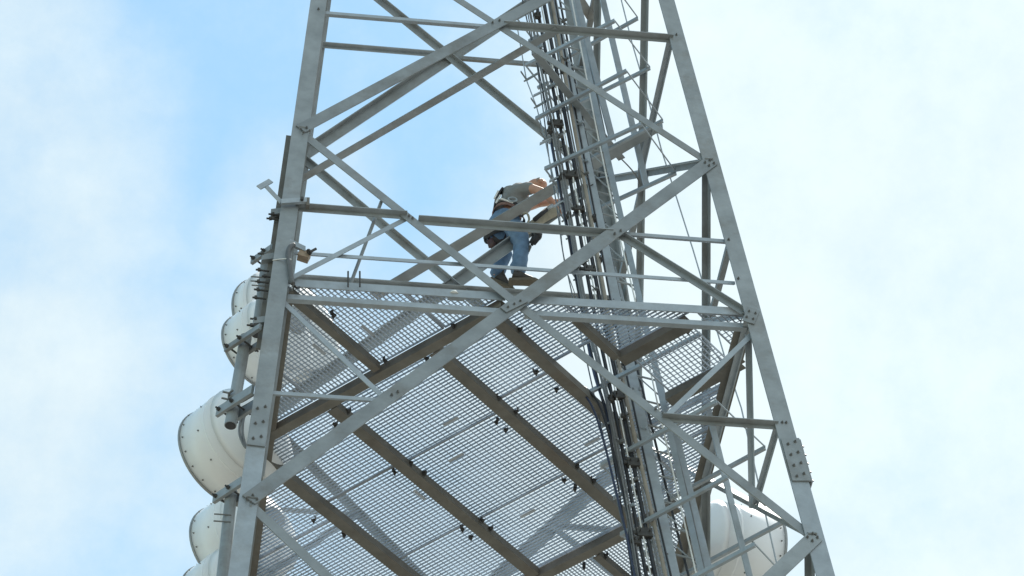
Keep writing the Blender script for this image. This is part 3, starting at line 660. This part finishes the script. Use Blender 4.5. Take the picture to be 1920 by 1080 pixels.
bmesh.ops.delete(bm, geom=[v for v in bm.verts if (v.co-hc).dot(V((-.6, 0, .8))) < .02 or (v.co-hc).dot(V((.6, 0, .8))) > .03], context='VERTS'); obj('hair', bm, HAIR, ME, True)
# clothes
def grow(keys, add, edges=None):
    jj = {k: (J[k][0], (J[k][1]+add) if not isinstance(J[k][1], tuple) else J[k][1]) for k in keys}
    return jj, [(a, b) for a, b in E if a in jj and b in jj]
jj, ee = grow(['hip', 'rh', 'rt', 'rk', 'rc', 'lh', 'lt', 'lk', 'lc'], .022)
jj['ra'] = (ra.lerp(rk, .02)+V((0, 0, -.02)), .088); jj['la'] = (la_+V((0, 0, -.01)), .084); jj['wst'] = (hipc.lerp(sp1, .35), .135); jj['hip'] = (hipc, .155)
jj['rt'] = (J['rt'][0], .118); jj['lt'] = (J['lt'][0], .118); jj['rh'] = (rh, .145); jj['lh'] = (lh, .15); jj['rk'] = (rk, .098); jj['lk'] = (lk, .095); jj['rc'] = (J['rc'][0], .092); jj['lc'] = (J['lc'][0], .088)
ee += [('rc', 'ra'), ('lc', 'la'), ('hip', 'wst')]
jeans = skin('jeans', jj, ee, JEANS, ME, 2, 0)
jj = dict(sp0=(hipc.lerp(sp1, .40), .160), sp1=(sp1+V((.005, 0, .01)), .165), sp2=(sp2+V((.0, -.02, .03)), .195), nb=(nb+V((-.03, -.03, .0)), .15), rs=(rs, .088), ru=(rs.lerp(rel, .45), .074), ls=(ls, .085), lu=(ls.lerp(lel, .45), .074))
shirt = skin('t_shirt', jj, [('sp0', 'sp1'), ('sp1', 'sp2'), ('sp2', 'nb'), ('sp2', 'rs'), ('rs', 'ru'), ('sp2', 'ls'), ('ls', 'lu')], SHIRT, ME, 2, 1)
# cloth wrinkles
def wrinkle(o, st, sc):
    tx = bpy.data.textures.new('wrinkle_'+o.name, 'CLOUDS'); tx.noise_scale = sc; tx.noise_depth = 2
    md = o.modifiers.new('d', 'DISPLACE'); md.texture = tx; md.strength = st; md.mid_level = .5
    s = o.modifiers.new('s', 'SUBSURF'); s.levels = 1; s.render_levels = 1; o.modifiers.move(1, 0)
wrinkle(jeans, .035, .09); wrinkle(shirt, .035, .10)
# boots
def boot(an, d, sole_z):
    d = d.normalized(); s = V((-d.y, d.x, 0)).normalized(); n = d.cross(s); z = 0
    h = V((an.x, an.y, sole_z))
    def q(x, zz): return h+d*x+n*zz
    jb = dict(a=(q(-.005, .15), .062), b=(q(-.03, .07), .056), c=(q(.06, .075), .055), e=(q(.13, .05), .046), f=(q(.19, .042), .036))
    bt = skin('boot', jb, [('a', 'b'), ('b', 'c'), ('c', 'e'), ('e', 'f'), ('a', 'c')], BOOT, ME, 2, 0)
    out = [(-.085, .03), (-.07, .042), (0, .044), (.07, .046), (.14, .052), (.19, .044), (.222, .02), (.222, -.02), (.19, -.044), (.14, -.052), (.07, -.046), (0, -.044), (-.07, -.042), (-.085, -.03)]
    bm = bmesh.new(); prism(bm, [h+d*x+s*y for x, y in out], [h+d*x*1.01+s*y*1.04+n*.034 for x, y in out]); obj('sole', bm, SOLE, bt)
boot(V((ra.x-.005, ra.y, 0)), V((1, -.10, 0)), ZS); boot(la_, V((.80, -.05, -.50)), ZS+.165)
# harness: belt ring, shoulder and thigh straps, buckles
def ring(c, ax, rx, ry, r, m, name, wd=.045):
    ax = ax.normalized(); e = ax.orthogonal().normalized()
    e = (V((0, 1, 0))-ax*ax.y).normalized(); u = ax.cross(e); bm = bmesh.new(); N = 28; A = []
    for k in range(N):
        th = k*2*math.pi/N; p = c+e*math.cos(th)*ry+u*math.sin(th)*rx; nn = (e*math.cos(th)+u*math.sin(th))
        A.append([bm.verts.new(p+ax*sx*wd/2+nn*sy) for sx, sy in ((-1, 0), (1, 0), (1, r), (-1, r))])
    for k in range(N):
        for j in range(4): bm.faces.new((A[k][j], A[k][(j+1) % 4], A[(k+1) % N][(j+1) % 4], A[(k+1) % N][j]))
    return obj(name, bm, m, ME)
wc = hipc.lerp(sp1, .42); wax = (sp1-hipc)
ring(wc, wax, .142, .158, .012, STRAP, 'harness_belt', .06); ring(wc+V((-.01, 0, -.04)), wax, .146, .162, .012, ORANGE, 'tool_belt', .035)
ring(rh.lerp(rk, .22), rk-rh, .122, .122, .010, STRAP, 'thigh_strap', .05); ring(lh.lerp(lk, .22), lk-lh, .122, .122, .010, STRAP, 'thigh_strap', .05)
bm = bmesh.new(); pts = smoothline([P3(927, 390, 1.72), P3(929, 377, 1.72), P3(936, 364, 1.73), P3(942, 356, 1.74)], 5)
for p, q_ in zip(pts, pts[1:]): bar(bm, p, q_, V((0, 1, 0)), (q_-p).normalized().cross(V((0, 1, 0))), .08, .02)
obj('back_strap', bm, STRAP, ME)
bm = bmesh.new()
for p, q_ in ((P3(930, 380, 1.60), P3(938, 366, 1.60)), (P3(927, 372, 1.63), P3(934, 358, 1.63)), (P3(938, 372, 1.585), P3(962, 380, 1.585))): tube(bm, [p, q_], .010, 8)
obj('buckle', bm, WHITEP, ME)
bm = bmesh.new(); c = P3(961, 374, 1.575); pts = [c+V((math.cos(t_)*.045, 0, math.sin(t_)*.03)) for t_ in [i*2*math.pi/14 for i in range(15)]]; tube(bm, pts, .010, 6); obj('carabiner', bm, GALV2, ME)
# gloves hold what is at the cage; leather pouch, drill, canvas bag hang from belt and cage
def softbox(c, sx, sy, sz, rot=0., taper=1., bev=.02):
    bm = bmesh.new(); ex = V((math.cos(rot), 0, math.sin(rot))); ez = V((-math.sin(rot), 0, math.cos(rot)))
    cc = [(-1, -1), (1, -1), (1, 1), (-1, 1)]
    prism(bm, [c-ez*sz/2+(ex*a*sx+Y*b*sy)*.5*taper for a, b in cc], [c+ez*sz/2+(ex*a*sx+Y*b*sy)*.5 for a, b in cc])
    bmesh.ops.recalc_face_normals(bm, faces=bm.faces)
    bmesh.ops.bevel(bm, geom=list(bm.edges), offset=bev, segments=3, affect='EDGES'); return bm
tp = thing('tool_pouch', 'dark leather tool pouch hanging behind the worker at his left thigh', 'pouch', P3(928, 470, 1.95))
obj('bag', softbox(P3(934, 446, 1.90), .24, .14, .30, .12, .85, .035), POUCH, tp, True)
obj('pocket', softbox(P3(924, 458, 1.88), .12, .08, .17, .1, .8, .03), mat('oxblood_leather', (.085, .045, .045), .6, 0, .3, 14.), tp, True)
bm = bmesh.new(); c = P3(914, 451, 1.9); tube(bm, [c+V((math.cos(t_)*.03, 0, math.sin(t_)*.045)) for t_ in [i*2*math.pi/12 for i in range(13)]], .010, 6); obj('hammer_loop', bm, STRAP, tp)
bm = bmesh.new(); tube(bm, [P3(932, 380, 1.9), P3(934, 440, 1.92)], .025, 8); obj('hanger_strap', bm, STRAP, tp)
dr = thing('cordless_drill', 'black cordless drill hanging below the canvas bag', 'drill', P3(1000, 460, 1.62))
obj('motor_housing', softbox(P3(1003, 449, 1.62), .10, .08, .20, -.45, .7, .025), STRAP, dr, True)
obj('battery', softbox(P3(1007, 441, 1.62), .10, .09, .07, -.45, 1., .015), BLACK, dr, True)
bm = bmesh.new(); tube(bm, [P3(994, 462, 1.62), P3(992, 472, 1.62)], .018, 8, .006); obj('chuck', bm, DARKM, dr)
bm = bmesh.new(); tube(bm, smoothline([P3(997, 442, 1.62), P3(1001, 432, 1.62), P3(1006, 440, 1.62)], 4), .007, 6); obj('loop', bm, STRAP, dr)
cb = thing('canvas_bag', 'tan canvas tool bag slung between the worker and the cables', 'bag', P3(1015, 415, 1.7))
bm = bmesh.new(); tube(bm, [P3(979, 446, 1.68), P3(997, 425, 1.68), P3(1018, 408, 1.68), P3(1034, 396, 1.68), P3(1043, 390, 1.68)], .03, 12, .085); ob = obj('bag', bm, CANVAS, cb, True); wrinkle(ob, .03, .1)
bm = bmesh.new(); tube(bm, smoothline([P3(984, 424, 1.62), P3(992, 412, 1.6), P3(988, 400, 1.6), P3(980, 402, 1.62)], 4), .012, 6); obj('sling', bm, CANVAS, cb, True)
tl = thing('wrench', 'black handled tool lying against the canvas bag', 'tool', P3(1002, 412, 1.58))
bm = bmesh.new(); tube(bm, [P3(1002, 412, 1.57), P3(1014, 402, 1.57), P3(1025, 393, 1.57)], .026, 8, .024); obj('handle', bm, STRAP, tl, True)
bm = bmesh.new(); tube(bm, [P3(1025, 393, 1.57), P3(1036, 385, 1.57)], .014, 8, .022); obj('head', bm, GALV2, tl, True)
for nm_, h_ in (('glove', rw+(rw-rel).normalized()*.06), ):
    pass

# ================================================================ SKY, SUN
SUN_EL, SUN_AZ = math.radians(66), math.radians(38)      # azimuth measured from +y towards +x : sun stands behind the tower
sd = V((math.sin(SUN_AZ)*math.cos(SUN_EL), math.cos(SUN_AZ)*math.cos(SUN_EL), math.sin(SUN_EL)))
sl = bpy.data.lights.new('sun', 'SUN'); sl.energy = 3.2; sl.angle = math.radians(.5); sl.color = (1., .955, .88)
so = bpy.data.objects.new('sun', sl); COL.objects.link(so); so.rotation_euler = sd.to_track_quat('Z', 'Y').to_euler(); so.location = (0, 0, 60)
wd = bpy.data.worlds.new('World'); SC.world = wd; wd.use_nodes = True; nt = wd.node_tree; nt.nodes.clear()
N_ = nt.nodes.new; L_ = nt.links.new
sky = N_('ShaderNodeTexSky'); sky.sky_type = 'NISHITA'; sky.sun_disc = False; sky.sun_elevation = SUN_EL; sky.sun_rotation = SUN_AZ
sky.air_density = 1.5; sky.dust_density = .15; sky.ozone_density = 1.0
tc = N_('ShaderNodeTexCoord'); GEN = tc.outputs['Generated']
def math_(op, a, b=None, c=None, clamp=False):
    n = N_('ShaderNodeMath'); n.operation = op; n.use_clamp = clamp
    for i, v in enumerate((a, b, c)):
        if v is None: continue
        if isinstance(v, (int, float)): n.inputs[i].default_value = v
        else: L_(v, n.inputs[i])
    return n.outputs[0]
def dotv(vec):
    n = N_('ShaderNodeVectorMath'); n.operation = 'DOT_PRODUCT'; L_(GEN, n.inputs[0]); n.inputs[1].default_value = vec; return n.outputs['Value']
def noise(scale, det, rough, off=(0, 0, 0)):
    mp = N_('ShaderNodeMapping'); mp.inputs['Location'].default_value = off; L_(GEN, mp.inputs['Vector'])
    n = N_('ShaderNodeTexNoise'); n.inputs['Scale'].default_value = scale; n.inputs['Detail'].default_value = det; n.inputs['Roughness'].default_value = rough
    L_(mp.outputs['Vector'], n.inputs['Vector']); return n.outputs['Fac']
def smooth(x, a, b):
    n = N_('ShaderNodeMapRange'); n.interpolation_type = 'SMOOTHSTEP'; L_(x, n.inputs['Value']); n.inputs['From Min'].default_value = a; n.inputs['From Max'].default_value = b; return n.outputs['Result']
def skydir(px, py): return (FW+RT*((px-960)/FPX)-UP*((py-540)/FPX)).normalized()
def blob(px, py, rad):      # soft patch of cloud at a place in the sky
    d = skydir(px, py); r = rad/FPX
    return smooth(dotv(d), math.cos(r*1.35), math.cos(r*.15))
n1 = noise(9, 9, .62, (3.1, 1.7, .4)); n2 = noise(24, 9, .66, (.3, 5.2, 1.1))
nn = math_('ADD', math_('MULTIPLY', n1, .62), math_('MULTIPLY', n2, .38))
cov = None
for px, py, rad, amt in ((60, 330, 300, .45), (20, 800, 360, .52), (300, 880, 280, .40), (560, 430, 190, .42), (40, 20, 180, .42), (560, 620, 260, .3), (180, 1010, 260, .3), (820, 930, 480, .42), (620, 700, 260, .3), (1000, 650, 300, .35)):
    b = math_('MULTIPLY', blob(px, py, rad), amt); cov = b if cov is None else math_('MAXIMUM', cov, b)
side = smooth(dotv(tuple(RT)), (720-960)/FPX, (1330-960)/FPX)       # veil of thin cloud thickening to the east
cov = math_('ADD', cov, math_('MULTIPLY', side, .74))
cl = smooth(math_('ADD', cov, math_('MULTIPLY', math_('SUBTRACT', nn, .5), 1.7)), -.21, .88)
shade = math_('ADD', 4.35, math_('MULTIPLY', math_('SUBTRACT', n2, .5), 1.0))
shade = math_('ADD', shade, math_('MULTIPLY', side, .35))
comb = N_('ShaderNodeCombineXYZ'); 
L_(math_('MULTIPLY', shade, .93), comb.inputs[0]); L_(math_('MULTIPLY', shade, 1.075), comb.inputs[1]); L_(math_('MULTIPLY', shade, 1.13), comb.inputs[2])
mx = N_('ShaderNodeMixRGB'); L_(cl, mx.inputs['Fac']); tint = N_('ShaderNodeVectorMath'); tint.operation = 'MULTIPLY'; L_(sky.outputs['Color'], tint.inputs[0]); tint.inputs[1].default_value = (.90, 1.03, .91); L_(tint.outputs['Vector'], mx.inputs['Color1']); L_(comb.outputs[0], mx.inputs['Color2'])
bg = N_('ShaderNodeBackground'); bg.inputs['Strength'].default_value = .11; L_(mx.outputs['Color'], bg.inputs['Color'])
ow = N_('ShaderNodeOutputWorld'); L_(bg.outputs[0], ow.inputs['Surface'])
vs = SC.view_settings; vs.view_transform = 'Standard'; vs.look = 'None'; vs.gamma = 1; vs.use_curve_mapping = False; vs.exposure = .85
SC.cycles.max_bounces = 8
